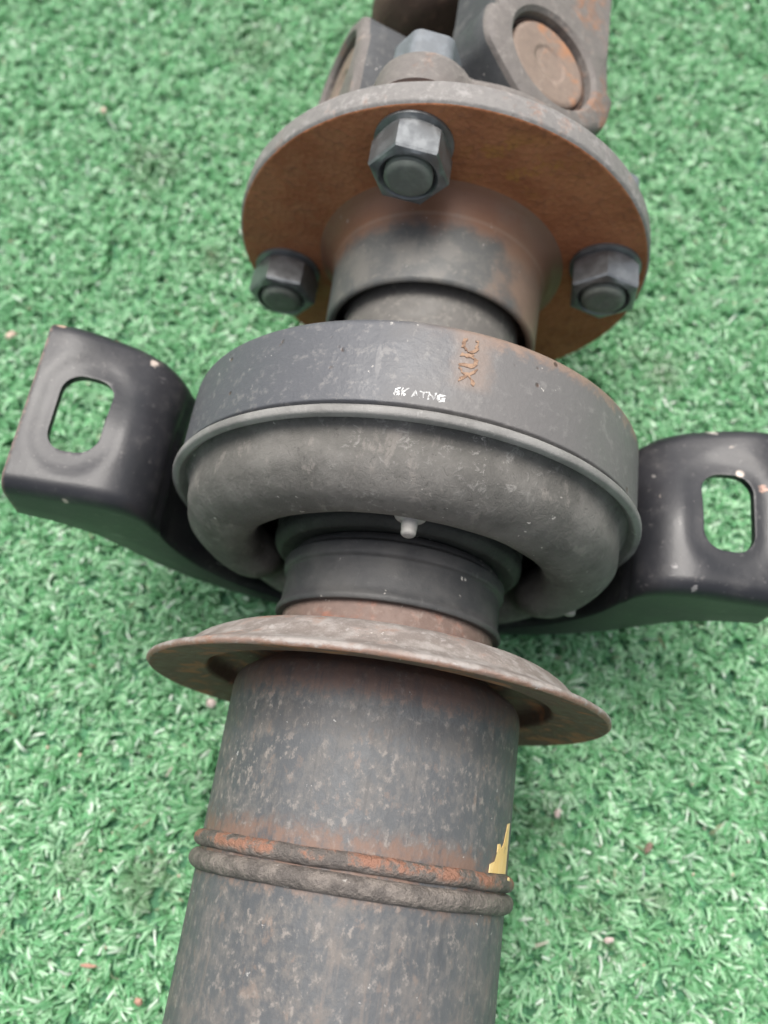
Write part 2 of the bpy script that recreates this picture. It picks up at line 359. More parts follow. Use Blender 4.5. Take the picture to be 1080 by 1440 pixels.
def turf_material():
    k = NT('green_turf_fibre')
    g = k.n.new('ShaderNodeNewGeometry'); rnd = g.outputs['Random Per Island']
    k.tc = g.outputs['Position']
    col = k.mix(k.ramp(rnd, 0.0, 1.0), (0.175, 0.460, 0.215), (0.450, 0.740, 0.470))
    col = k.mix(k.ramp(rnd, 0.90, 0.97), col, (0.80, 0.90, 0.80))
    ta = k.n.new('ShaderNodeAttribute'); ta.attribute_name = 'tuft_tone'
    col = k.mix(k.ramp(ta.outputs['Fac'], .75, 1.0, 0, .38), col, (0.66, 0.86, 0.68))
    col = k.mix(k.ramp(ta.outputs['Fac'], .30, 0.0, 0, .55), col, (0.17, 0.43, 0.22))
    h = k.math('FRACT', k.math('MULTIPLY', rnd, 37.7))
    col = k.mix(k.ramp(h, 0.80, 0.86, 0.0, 0.85), col, (0.150, 0.390, 0.180))
    col = k.mix(k.ramp(k.math('FRACT', k.math('MULTIPLY', rnd, 91.3)), 0.993, 0.995, 0, .6), col, (0.42, 0.30, 0.24))
    # trodden-in dirt: noise patches; fixed brown-grey spots join this mask below
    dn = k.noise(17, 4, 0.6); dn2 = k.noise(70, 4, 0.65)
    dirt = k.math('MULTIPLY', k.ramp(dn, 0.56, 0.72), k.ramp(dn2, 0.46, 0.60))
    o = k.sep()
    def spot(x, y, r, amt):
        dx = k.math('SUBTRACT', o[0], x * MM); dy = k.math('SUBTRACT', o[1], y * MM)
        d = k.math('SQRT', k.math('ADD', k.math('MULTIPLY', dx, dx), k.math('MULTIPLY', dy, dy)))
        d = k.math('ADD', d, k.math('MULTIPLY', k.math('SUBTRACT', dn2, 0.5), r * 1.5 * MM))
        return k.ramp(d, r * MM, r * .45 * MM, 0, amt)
    for s_ in ((-63, -30, 12, .8), (-90, -28, 9, .6), (-132, 255, 18, .6), (-105, 335, 22, .5), (60, 8, 9, .5)):  # brown-grey tint at fixed spots, some close beside the tube
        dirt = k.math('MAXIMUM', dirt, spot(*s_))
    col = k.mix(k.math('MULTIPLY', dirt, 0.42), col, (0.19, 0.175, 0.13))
    k.out(col, 0.34, 0.0, 0.6)
    tr = k.n.new('ShaderNodeBsdfTranslucent'); k.l.new(col, tr.inputs[0])
    mx = k.n.new('ShaderNodeMixShader'); mx.inputs[0].default_value = 0.38
    k.l.new(k.b.outputs[0], mx.inputs[1]); k.l.new(tr.outputs[0], mx.inputs[2])
    k.l.new(mx.outputs[0], k.n['Material Output'].inputs[0])
    return k.m

def build_turf():
    x0, x1, y0, y1 = -275, 195, -115, 450
    sp = 3.3; per = 13
    gx = np.arange(x0, x1, sp); gy = np.arange(y0, y1, sp)
    X, Y = np.meshgrid(gx, gy); X = X + (np.arange(len(gy))[:, None] % 2) * sp * .5
    tx = (X + rng.normal(0, .8, X.shape)).ravel(); ty = (Y + rng.normal(0, .7, Y.shape)).ravel()
    nt = len(tx)
    # clumped lean, smooth over the sheet
    ph = rng.uniform(0, 6.28, 8); lean = np.zeros(nt); 
    for i, (a, b) in enumerate(((.05, .021), (-.033, .06), (.11, -.07), (.083, .13), (.02, -.11), (-.15, .03))):
        lean += np.sin(tx * a + ty * b + ph[i])
    th_t = -.9 + lean * .7 + rng.normal(0, 1.1, nt); ht = np.clip(1 + .26 * rng.normal(size=nt), .5, 1.6)
    bx = np.repeat(tx, per); by = np.repeat(ty, per)
    ang = np.repeat(th_t, per) + rng.normal(0, .38, nt * per)
    H = np.repeat(ht, per); nb = nt * per
    loose = rng.random(nb) < .30                     # fibres that have strayed from their tuft fill the gaps
    bx = bx + np.where(loose, rng.uniform(-2.1, 2.1, nb), 0); by = by + np.where(loose, rng.uniform(-2.1, 2.1, nb), 0)
    ang = ang + np.where(loose, rng.normal(0, 1.2, nb), 0)
    bx = bx + np.cos(ang) * rng.uniform(0, 1.2, nb); by = by + np.sin(ang) * rng.uniform(0, 1.2, nb)
    L = rng.uniform(4.6, 6.6, nb) * H; W = rng.uniform(.75, 1.5, nb)
    bend0 = rng.uniform(.0, .45, nb); bend1 = bend0 + rng.uniform(1.1, 2.7, nb)
    tw = rng.normal(0, .6, nb)
    SEG = 3
    P = np.zeros((nb, SEG + 1, 2, 3), np.float32)
    cx, cy, cz = bx.copy(), by.copy(), np.full(nb, -.6)
    for s in range(SEG + 1):
        t = s / SEG
        wv = W * (1 - .55 * t ** 2) * .5
        a2 = ang + math.pi / 2 + tw * t * 2
        bd = bend0 + (bend1 - bend0) * t
        dx, dy = np.cos(a2) * wv, np.sin(a2) * wv
        P[:, s, 0] = np.stack([cx - dx, cy - dy, cz - np.sin(tw) * wv * t], 1)
        P[:, s, 1] = np.stack([cx + dx, cy + dy, cz + np.sin(tw) * wv * t], 1)
        st = L / SEG
        cx = cx + np.sin(bd) * np.cos(ang + tw * t) * st; cy = cy + np.sin(bd) * np.sin(ang + tw * t) * st
        cz = np.maximum(cz + np.cos(bd) * st, .3)
    verts = (P.reshape(-1, 3) * MM).astype(np.float32)
    base = (np.arange(nb) * (SEG + 1) * 2)[:, None]
    quads = np.concatenate([base + np.array([2 * s, 2 * s + 1, 2 * s + 3, 2 * s + 2]) for s in range(SEG)], 1).reshape(-1, 4)
    me = bpy.data.meshes.new('turf')
    me.vertices.add(len(verts)); me.vertices.foreach_set('co', verts.ravel())
    nq = len(quads)
    me.loops.add(nq * 4); me.loops.foreach_set('vertex_index', quads.ravel().astype(np.int32))
    me.polygons.add(nq); me.polygons.foreach_set('loop_start', np.arange(0, nq * 4, 4, dtype=np.int32))
    me.polygons.foreach_set('loop_total', np.full(nq, 4, np.int32))
    me.polygons.foreach_set('use_smooth', np.ones(nq, bool))
    at = me.attributes.new('tuft_tone', 'FLOAT', 'POINT')
    at.data.foreach_set('value', np.repeat(np.repeat(rng.random(nt), per), (SEG + 1) * 2).astype(np.float32))
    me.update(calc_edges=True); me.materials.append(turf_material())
    o = bpy.data.objects.new('artificial_turf', me); COL.objects.link(o)
    tag(o, 'short curly green artificial turf with trodden dirt under the drive shaft', 'artificial turf', kind='stuff')
    return o
build_turf()

# ------------------------------------------------------------------ the drive shaft
root = bpy.data.objects.new('drive_shaft', None); COL.objects.link(root)
root.location = (0, 0, AXIS_H); root.empty_display_size = 0.05
tag(root, 'rusty grey two-piece drive shaft with black support bracket lying on green turf', 'drive shaft')

# --- tube
pr = rounded([(35.5, -230), (37.5, -230), (37.5, 24.5), (36.4, 27.5), (28, 33)], [0, 0, 1.5, 2, 0])
tube = to_obj('tube', *lathe(pr, 160, wob=.05), M['tube'], root)
# two rolled beads side by side, slightly wavy as welds are
def bead(yc, half, r, nm='bead'):
    V, F = [], []
    n, m = 220, 11
    for j in range(n):
        t = 2 * math.pi * j / n
        dy = (.25 * mnoise.noise(Vector((math.cos(t) * 3, math.sin(t) * 3, yc)))) + .06 * mnoise.noise(Vector((math.cos(t) * 14, math.sin(t) * 14, yc)))
        dr = .18 * mnoise.noise(Vector((math.cos(t) * 9, math.sin(t) * 9, yc + 7)))
        for i in range(m):
            a = math.pi * i / (m - 1)
            rr = 37.3 + (r - 37.3 + dr * .6) * math.sin(a)
            V.append((rr * math.cos(t), yc + dy + half * math.cos(a), rr * math.sin(t)))
    for j in range(n):
        for i in range(m - 1):
            a, b = j * m, ((j + 1) % n) * m
            F.append((a + i, a + i + 1, b + i + 1, b + i))
    return to_obj(nm, V, F, M['bead'], tube)
tag(bead(-13.4, 1.9, 39.3), 'narrower bead with orange rust along its far side')
tag(bead(-17.9, 2.25, 39.5), 'wider grey bead nearer the camera')

def wrap(name, poly2d, r, mat, parent, thick=.15, th0=90.0, y0=0.0, grid=1.0):
    """a flat patch (u along the circumference in mm, v along Y in mm) laid on a cylinder"""
    bm = bmesh.new()
    for ring in poly2d:
        vs = [bm.verts.new((p[0], p[1], 0)) for p in ring]
        bm.faces.new(vs)
    bmesh.ops.triangulate(bm, faces=bm.faces)
    bmesh.ops.subdivide_edges(bm, edges=[e for e in bm.edges if e.calc_length() > grid * 2], cuts=2)
    ex = bmesh.ops.extrude_face_region(bm, geom=list(bm.faces))
    for e in ex['geom']:
        if isinstance(e, bmesh.types.BMVert): e.co.z = thick
    V = []
    for v in bm.verts:
        t = R(th0) - v.co.x / r; rr = r - .05 + v.co.z
        V.append((rr * math.cos(t), y0 + v.co.y, rr * math.sin(t)))
    bm.verts.index_update()
    F = [tuple(v.index for v in f.verts) for f in bm.faces]
    bm.free()
    return to_obj(name, V, F, mat, parent)
# yellow paint dab in front of the beads, at the right-hand side of the tube
wrap('paint_mark', [[(-1.2, -11.4), (4.6, -11.3), (10, -11.2), (10.5, 0), (8.2, -.4), (7.0, -2.8), (6.2, -4.6), (4.8, -6.0), (3.6, -5.0), (2.2, -5.2), (2.1, -6.8), (3.4, -8.4), (1.0, -9.0), (-1.0, -9.6)]],
     37.55, M['yellow'], tube, .12, 34, 0)
wrap('paint_mark', [[(0, -.9), (2.2, -1.0), (2.6, .2), (2.2, 1.5), (.6, 1.6), (.2, .6)]], 38.95, M['yellow'], tube, .10, 24, -13.4)

# --- pressed dust shield (hollow towards the camera)
pr = rounded([(28.5, 35.6), (43.0, 36.4), (48.2, 33.8), (53.4, 29.0), (59.6, 26.8), (60.2, 25.8), (59.3, 24.9), (52, 26.2), (45.2, 27.2), (44.2, 31.4), (38, 32.2), (28.5, 31)],
             [0, 2.5, 3.0, 3, 1.2, .9, .9, 3, 1.0, 1.5, 2, 0], 5)
sh = to_obj('dust_shield', *lathe(pr, 180, wob=.30, wsc=.09), [M['shield'], M['under']], root)
for p in sh.data.polygons:
    if p.center.y < .0322 and p.normal.y < -.15 and math.hypot(p.center.x, p.center.z) < .0592: p.material_index = 1
# --- short rusty sleeve, black boot and seal
to_obj('sleeve', *lathe([(28.6, 32), (28.6, 50)], 128, wob=.06), M['sleeve'], root)
pr = rounded([(27, 44.8), (30.4, 44.4), (30.8, 45.6), (29.7, 47.6), (29.4, 55.6), (30.4, 56.4), (30.5, 59.6), (29.2, 60.4), (28.9, 61.4), (28.0, 62.5)], [0, .5, .8, 1.5, .5, .6, .6, .4, .4, 0], 5)
boot = to_obj('dust_boot', *lathe(pr, 128, wob=.08), M['boot'], root)
pr = rounded([(27, 63.0), (32.5, 62.2), (34.4, 64.0), (34.6, 67), (33.6, 68), (34.6, 69), (34.6, 75), (30, 80)], [0, .8, 1.0, .6, .4, .6, 1, 0], 5)
to_obj('rubber_seal', *lathe(pr, 128, wob=.12, wsc=.2), M['seal'], root)
# --- centre bearing: outer ring, lip, cushion, dark web
pr = rounded([(28, 101.5), (62.6, 101.5), (63.9, 100.2), (64.1, 79.4), (62.6, 78.6), (61.5, 78.6)], [0, .8, .9, .35, .3, 0], 5)
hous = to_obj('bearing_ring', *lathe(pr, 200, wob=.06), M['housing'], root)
pr = rounded([(61.5, 78.4), (64.3, 78.3), (65.5, 77.4), (65.3, 75.7), (63.6, 75.2), (62.6, 76.4), (61.4, 78)], [0, .5, .8, .6, .5, .3, 0], 5)
to_obj('rolled_lip', *lathe(pr, 200, wob=.08, wsc=.1), M['lip'], hous)
pr = rounded([(62.8, 78.0), (61.2, 76.4), (60.2, 74.0), (59.8, 67.0), (55.0, 61.6), (46.5, 60.0), (40.6, 62.4), (39.4, 67.4), (41.5, 73), (49, 76.5), (53, 82)],
             [0, 1.5, 3.2, 2.5, 3.8, 4.0, 3.6, 2.5, 3, 3, 0], 7)
V, F = lathe(pr, 240, wob=.7, wsc=.05)
V2 = []
for (x, y, z) in V:                                  # the rubber has settled into folds low on both sides
    t = math.degrees(math.atan2(z, x)) % 360; r = math.hypot(x, z)
    wgt = min(max((76 - y) / 8, 0), 1)
    dr = dy = 0
    for c, wd, ar, ay in ((201, 9, -2.2, -1.2), (216, 8, 1.6, 2.6), (231, 10, -2.4, -.6), (341, 9, -2.0, -1.4), (326, 8, 1.6, 2.4), (311, 10, -2.0, 0)):
        g = math.exp(-((t - c) / wd) ** 2); dr += ar * g; dy += ay * g
    q = 1 + dr * wgt / r
    V2.append((x * q, y + dy * wgt, z * q))
cush = to_obj('rubber_cushion', V2, F, M['cushion'], root, sharp=60)
to_obj('inner_web', *lathe(rounded([(53, 80), (45, 82), (33, 80)], 1, 3), 96), M['dark'], root)
def nub(ang, r, y, tilt):
    pr = rounded([(4.0, 1.2), (3.9, -.4), (2.5, -1.1), (2.0, -1.6), (1.75, -5.0), (1.2, -5.4), (0.01, -5.5)], [0, .5, .5, .4, .4, .3, 0], 4)
    V, F = lathe(pr, 28)
    m = Matrix.Translation((r * math.cos(R(ang)), y, r * math.sin(R(ang)))) @ Matrix.Rotation(R(-(ang - 90)), 4, 'Y') @ Matrix.Rotation(R(tilt), 4, 'X')
    return to_obj('rubber_nub', [m @ Vector(v) for v in V], F, M['nub'], cush, sharp=50)
def split():
    V, F = lathe(rounded([(3.0, 0), (2.4, -.35), (.01, -.4)], [0, .2, 0], 3), 20)
    m = Matrix.Translation((53.2 * math.cos(R(196)), 61.35, 53.2 * math.sin(R(196)))) @ Matrix.Rotation(R(12), 4, 'Y') @ Matrix.Diagonal((.75, 1, .28, 1))
    return to_obj('split', [m @ Vector(v) for v in V], F, M['dark'], cush)
split()
nub(86.8, 42.2, 62.3, -8); nub(-14.5, 53.6, 65.6, 6)
# --- lettering on the ring: three rusted stamped characters read from the right, and a worn white print
def text_on_ring(name, body, size, r, th0, y0, rot, mat, parent, thick=.25, wear=.25, gaps=0.0):
    cu = bpy.data.curves.new(name, 'FONT'); cu.body = body; cu.size = size; cu.align_x = 'CENTER'; cu.align_y = 'CENTER'
    cu.offset = size * .022
    tmp = bpy.data.objects.new(name, cu); COL.objects.link(tmp)
    bpy.context.view_layer.update()
    me = bpy.data.meshes.new_from_object(tmp.evaluated_get(bpy.context.evaluated_depsgraph_get()))
    bm = bmesh.new(); bm.from_mesh(me); bmesh.ops.triangulate(bm, faces=bm.faces)
    if gaps:
        bmesh.ops.subdivide_edges(bm, edges=[e for e in bm.edges if e.calc_length() > .35], cuts=2, use_grid_fill=True)
        kill = [f for f in bm.faces if mnoise.noise(f.calc_center_median() * 1.9) > gaps]
        bmesh.ops.delete(bm, geom=kill, context='FACES')
    bpy.data.objects.remove(tmp); bpy.data.meshes.remove(me)
    ex = bmesh.ops.extrude_face_region(bm, geom=list(bm.faces))
    for e in ex['geom']:
        if isinstance(e, bmesh.types.BMVert): e.co.z += thick
    ca, sa = math.cos(R(rot)), math.sin(R(rot))
    V = []
    for v in bm.verts:
        u = v.co.x * ca - v.co.y * sa; q = v.co.x * sa + v.co.y * ca
        j = mnoise.noise(Vector((u * 1.3, q * 1.3, 3))) * wear
        t = R(th0) - (u + j) / r; rr = r - .08 + v.co.z
        V.append((rr * math.cos(t), y0 + q + j, rr * math.sin(t)))
    bm.verts.index_update(); F = [tuple(v.index for v in f.verts) for f in bm.faces]; bm.free()
    return to_obj(name, V, F, mat, parent, smooth=False)
text_on_ring('stamped_lettering', 'XUC', 5.4, 64.1, 80.4, 92.6, 90, M['rustmark'], hous, .12, .75, .42)
text_on_ring('worn_print', '8K ATNG', 2.7, 64.1, 89.3, 81.9, 0, M['white'], hous, .06, .6, .25)

# --- support bracket: pressed strip with turned-down flanges, ears with slots
def build_bracket():
    Rs = 66.3; TH = 2.4
    ez = 13.5
    path = []                                        # (x, z, lower edge x, lower edge z)
    half = []
    for x in np.arange(106.0, 84.51, -1.0): half.append((x, ez, x, ez - 16.5))
    n = 18
    for i in range(1, n + 1):                        # round down beside the ring
        a = math.pi / 2 * i / n
        x = 85.0 - 17.5 * math.sin(a); z = ez - 13.5 * (1 - math.cos(a)) ** 1.12
        half.append((x, z, None, None))
    for d in np.arange(-2.0, -90.01, -2.0):
        half.append((Rs * 1.003 * math.cos(R(d)), Rs * 1.003 * math.sin(R(d)), None, None))
    # lower-edge curve of the flange, sampled by arc length fraction
    low = [(106, ez - 16.5), (96, ez - 19.5), (86, ez - 26), (79, ez - 36), (72, ez - 47), (62, ez - 58), (50, ez - 67), (36, ez - 74.5), (18, ez - 79.5), (0, ez - 81)]
    L = np.array(low, float); dl = np.r_[0, np.cumsum(np.hypot(*np.diff(L, axis=0).T))]; dl /= dl[-1]
    H = np.array([(a, b) for a, b, _, _ in half]); dh = np.r_[0, np.cumsum(np.hypot(*np.diff(H, axis=0).T))]; dh /= dh[-1]
    # ease so that the ear part of the strip maps on the ear part of the edge
    kk = np.interp(dh, [0, dh[21], dh[39], 1], [0, .20, .38, 1])
    lx = np.interp(kk, dl, L[:, 0]); lz = np.interp(kk, dl, L[:, 1])
    pts = [(H[i, 0], H[i, 1], lx[i], lz[i]) for i in range(len(H))]
    full = pts + [(-a, b, -c, d) for a, b, c, d in pts[-2::-1]]
    yn, yf, rc = 64.3, 117.5, 4.6
    rows = []
    for (x, z, ex, ez_) in full:
        P, Lw = Vector((x, z)), Vector((ex, ez_)); d = Lw - P; dn = d.normalized(); dist = d.length
        row = []
        q = [(dist, yn - .8), (dist * .66, yn - .4), (rc * 1.25, yn)]
        for j in range(1, 9):
            a = math.pi / 2 * j / 8
            q.append((rc * 1.25 * (1 - math.sin(a)), yn + rc * (1 - math.cos(a))))
        yf = float(np.interp(abs(x), [50, 67.5, 70, 75, 82, 90, 100, 106], [109, 112, 113.5, 115.8, 117.2, 117.6, 117.9, 118]))
        for j in range(1, 24):
            q.append((0, yn + rc + (yf - yn - 2 * rc) * j / 24))
        for j in range(0, 9):
            a = math.pi / 2 * j / 8
            q.append((rc * 1.25 * (1 - math.cos(a)), yf - rc * (1 - math.sin(a))))
        q += [(dist * .5, yf + .2), (dist * .8, yf + .5)]
        for dd, y in q:
            p = P + dn * dd
            # dished seat round the slot
            zz = p.y
            if dd == 0 and abs(x) > 79:
                u = abs(abs(x) - 91.0); v = max(abs(y - 89.5) - 6.5, 0)
                rad = math.hypot(u, v)
                s = min(max((13.6 - rad) / 4.5, 0), 1); zz -= .7 * s * s * (3 - 2 * s)
            sm = lambda q_: min(max(q_, 0), 1) ** 2 * (3 - 2 * min(max(q_, 0), 1))
            zz -= 7.0 * sm((102 - abs(x)) / 28) * sm((y - 84) / 34) * sm((abs(x) - 50) / 15)
            row.append((p.x, y, zz))
        rows.append(row)
    V = [p for r_ in rows for p in r_]; m = len(rows[0]); F = []
    for i in range(len(rows) - 1):
        for j in range(m - 1): F.append((i * m + j, i * m + j + 1, (i + 1) * m + j + 1, (i + 1) * m + j))
    o = to_obj('support_bracket', V, F, M['bracket'], None, sharp=70)
    # make the outside normals point up/out, then thicken inwards
    bm = bmesh.new(); bm.from_mesh(o.data); bm.faces.ensure_lookup_table()
    f = min(bm.faces, key=lambda f_: (f_.calc_center_median() - Vector((.1, .09, ez * MM))).length)
    if f.normal.z < 0: bmesh.ops.reverse_faces(bm, faces=bm.faces)
    bm.to_mesh(o.data); bm.free()
    so = o.modifiers.new('t', 'SOLIDIFY'); so.thickness = TH * MM; so.offset = -1
    cutters = []
    for sx in (-1, 1):
        ring = []
        hw, hh = 7.2, 11.9; c_ = 5.8
        for qx, qy, a0 in ((1, 1, 0), (-1, 1, 90), (-1, -1, 180), (1, -1, 270)):
            for i in range(9):
                a = R(a0 + 90 * i / 8); ring.append((sx * 91.0 + qx * (hw - c_) + c_ * math.cos(a), 89.5 + qy * (hh - c_) + c_ * math.sin(a)))
        V = [(x, y, ez - 15) for x, y in ring] + [(x, y, ez + 15) for x, y in ring]; n = len(ring)
        F = [tuple(range(n))[::-1], tuple(range(n, 2 * n))] + [(i, (i + 1) % n, n + (i + 1) % n, n + i) for i in range(n)]
        c = to_obj('slot_cutter', V, F, M['bracket'], None, smooth=False); cutters.append(c)
        b = o.modifiers.new('b', 'BOOLEAN'); b.object = c; b.operation = 'DIFFERENCE'; b.solver = 'EXACT'
    bv = o.modifiers.new('v', 'BEVEL'); bv.width = .0006; bv.segments = 2; bv.limit_method = 'ANGLE'; bv.angle_limit = R(50)
    bpy.context.view_layer.update()
    me = bpy.data.meshes.new_from_object(o.evaluated_get(bpy.context.evaluated_depsgraph_get()))
    o.modifiers.clear(); old = o.data; o.data = me; bpy.data.meshes.remove(old)
    for c in cutters:
        d = c.data; bpy.data.objects.remove(c); bpy.data.meshes.remove(d)
    me.polygons.foreach_set('use_smooth', [True] * len(me.polygons)); me.set_sharp_from_angle(angle=R(40))
    o.parent = root; o.rotation_euler = (0, R(3.0), R(.5)); o.location = (-.001, 0, 0)
    return o
brk = build_bracket(); brk.name = 'support_bracket'

# --- input shaft, hub and flange
to_obj('splined_shaft', *lathe([(27.2, 95), (27.2, 150)], 96, wob=.06), M['shaft'], root)
pr = rounded([(27.2, 150), (30.2, 149), (29.9, 137.4), (31.4, 136.0), (32.6, 137.0), (33.2, 156.5), (34.3, 161), (36.2, 164.4), (39.5, 166.2)], [0, 1, .6, .8, .8, 2, 2, 2, 0], 5)
to_obj('hub', *lathe(pr, 144, wob=.06), M['hub'], root)
pr = rounded([(34, 166.0), (64.2, 166.0), (65.2, 167.0), (65.2, 173.2), (64.2, 174.2), (36, 174.2)], [0, .4, .5, .5, .4, 0], 4)
V, F = lathe(pr, 200, wob=.12, wsc=.1)
fl = to_obj('flange', V, F, [M['flange_face'], M['flange_rim']], root)
for p in fl.data.polygons:
    c = p.center
    if math.hypot(c.x, c.z) > .0646: p.material_index = 1
BA = [102.0, 12.0, 192.0, 282.0]; RB = 52.0

def hexprism(af, y0, y1, n_ch=0.0, top=.965):
    """hexagonal nut body with turned (chamfered) corners at the y0 end and a washer face at the y1 end"""
    V, F = [], []
    n = 72; rc = af / math.sqrt(3)
    def hexr(t): 
        a = (t % (math.pi / 3)) - math.pi / 6
        return (af / 2) / math.cos(a)
    levels = [(y1, .0, 'c'), (y1, af * .5 + 1.3, 'r'), (y1 - .9, af * .5 + 1.3, 'r'), (y1 - 1.5, af * .5 - .5, 'r'), (y1 - 1.7, af * .5 - .1, 'r'),
              (y1 - 2.0, af * .5 + .25, 'b'), (y1 - 2.5, af * .5 + .8, 'b'), (y1 - 3.0, af * .5 + 1.3, 'b'), (y1 - 3.2, None, 'h'), ((y0 + y1) / 2, None, 'h'), (y0 + .7, None, 'h'), (y0, None, 't')]
    rows = []
    for y, r_, kd in levels:
        row = []
        for j in range(n):
            t = 2 * math.pi * j / n; h = hexr(t)
            if kd == 'c': r = 0.0; 
            elif kd == 'r': r = r_
            elif kd == 'b': r = min(h, r_)
            elif kd == 't': r = min(h, n_ch or 99) * top
            else: r = min(h, n_ch) if n_ch else h
            row.append((r * math.cos(t), y, r * math.sin(t)))
        rows.append(row)
    for rw in rows: V += rw
    for i in range(len(rows) - 1):
        for j in range(n): F.append((i * n + j, i * n + (j + 1) % n, (i + 1) * n + (j + 1) % n, (i + 1) * n + j))
    return V, F, (len(rows) - 1) * n, n

def place(V, ang, extra=0.0):
    m = Matrix.Translation((RB * math.cos(R(ang)), 0, RB * math.sin(R(ang)))) @ Matrix.Rotation(R(-(ang + extra)), 4, 'Y')
    return [m @ Vector(v) for v in V]

def ring_cap(V, F, base, n, pr):
    """close the y0 end of a nut with a turned end: pr = list of (r, y)"""
    prev = base
    for r, y in pr:
        st = len(V)
        for j in range(n):
            t = 2 * math.pi * j / n; V.append((r * math.cos(t), y, r * math.sin(t)))
        for j in range(n): F.append((prev + j, prev + (j + 1) % n, st + (j + 1) % n, st + j))
        prev = st

nut0 = None
for i, a in enumerate(BA):
    if nut0 is None:
        V, F, b0, n = hexprism(19.2, 154.4, 166.05)
        ring_cap(V, F, b0, n, [(8.6, 153.9), (8.0, 153.8), (6.9, 155.2), (6.6, 157)])
        nut0 = to_obj('nut', V, F, M['nut'], root, sharp=24); nut = nut0
        pr = [(6.6, 160), (6.6, 155.3), (6.0, 154.9), (6.6, 154.4), (6.0, 153.9), (6.5, 153.4), (5.8, 152.8), (4.8, 152.4), (2.0, 152.7), (0.01, 152.8)]
        bolt0 = to_obj('bolt_end', *lathe(pr, 40), M['bolt'], nut0)
        # far side: boss and bolt head
        pr = rounded([(0.01, 192.8), (6.0, 192.6), (9.6, 191.4), (9.9, 190)], [0, .8, .8, 0], 4)
        V, F, b0, n = hexprism(17.8, 196.2, 187.0, 9.7, .94)
        ring_cap(V, F, b0, n, [(7.6, 197.2), (0.01, 197.6)])
        bh0 = to_obj('bolt_head', V, F, M['bolthead'], root, sharp=26); bh = bh0
    else:
        nut = nut0.copy(); COL.objects.link(nut); nut.parent = root
        be = bolt0.copy(); COL.objects.link(be); be.parent = nut
        bh = bh0.copy(); COL.objects.link(bh); bh.parent = root
    spin = (8, 26, 40, 12)[i]
    for o in (nut, bh):
        o.location = (RB * math.cos(R(a)) * MM, 0, RB * math.sin(R(a)) * MM)
        o.rotation_euler = (0, R(-(a + spin)), 0)

# --- flange yoke bolted behind the flange: disc with four bosses
def flange_yoke():
    V, F = [], []
    n = 240
    def rad(t, y):
        r = 56.5
        for a in BA:
            d = (t - R(a) + math.pi) % (2 * math.pi) - math.pi
            r = max(r, 49.5 * math.cos(d) + math.sqrt(max(15.0 ** 2 - (52.0 * math.sin(d)) ** 2, 0)) if abs(52.0 * math.sin(d)) < 15.0 and abs(d) < 1 else 0)
        return r
    prof = [(0.0, 174.3, 1), (.96, 174.4, 1), (1.0, 175.4, 1), (1.0, 183.5, 1), (.985, 186.0, 1), (.94, 187.2, 1), (.55, 188.5, 1), (0.0, 189, 1)]
    for j in range(n):
        t = 2 * math.pi * j / n; r = rad(t, 0)
        r += .25 * mnoise.noise(Vector((math.cos(t) * 6, math.sin(t) * 6, 1)))
        for s, y, _ in prof: V.append((r * s * math.cos(t), y, r * s * math.sin(t)))
    m = len(prof)
    for j in range(n):
        a, b = j * m, ((j + 1) % n) * m
        for i in range(m - 1): F.append((a + i, a + i + 1, b + i + 1, b + i))
    return to_obj('flange_yoke', V, F, M['cast'], root, sharp=40)
fy = flange_yoke()

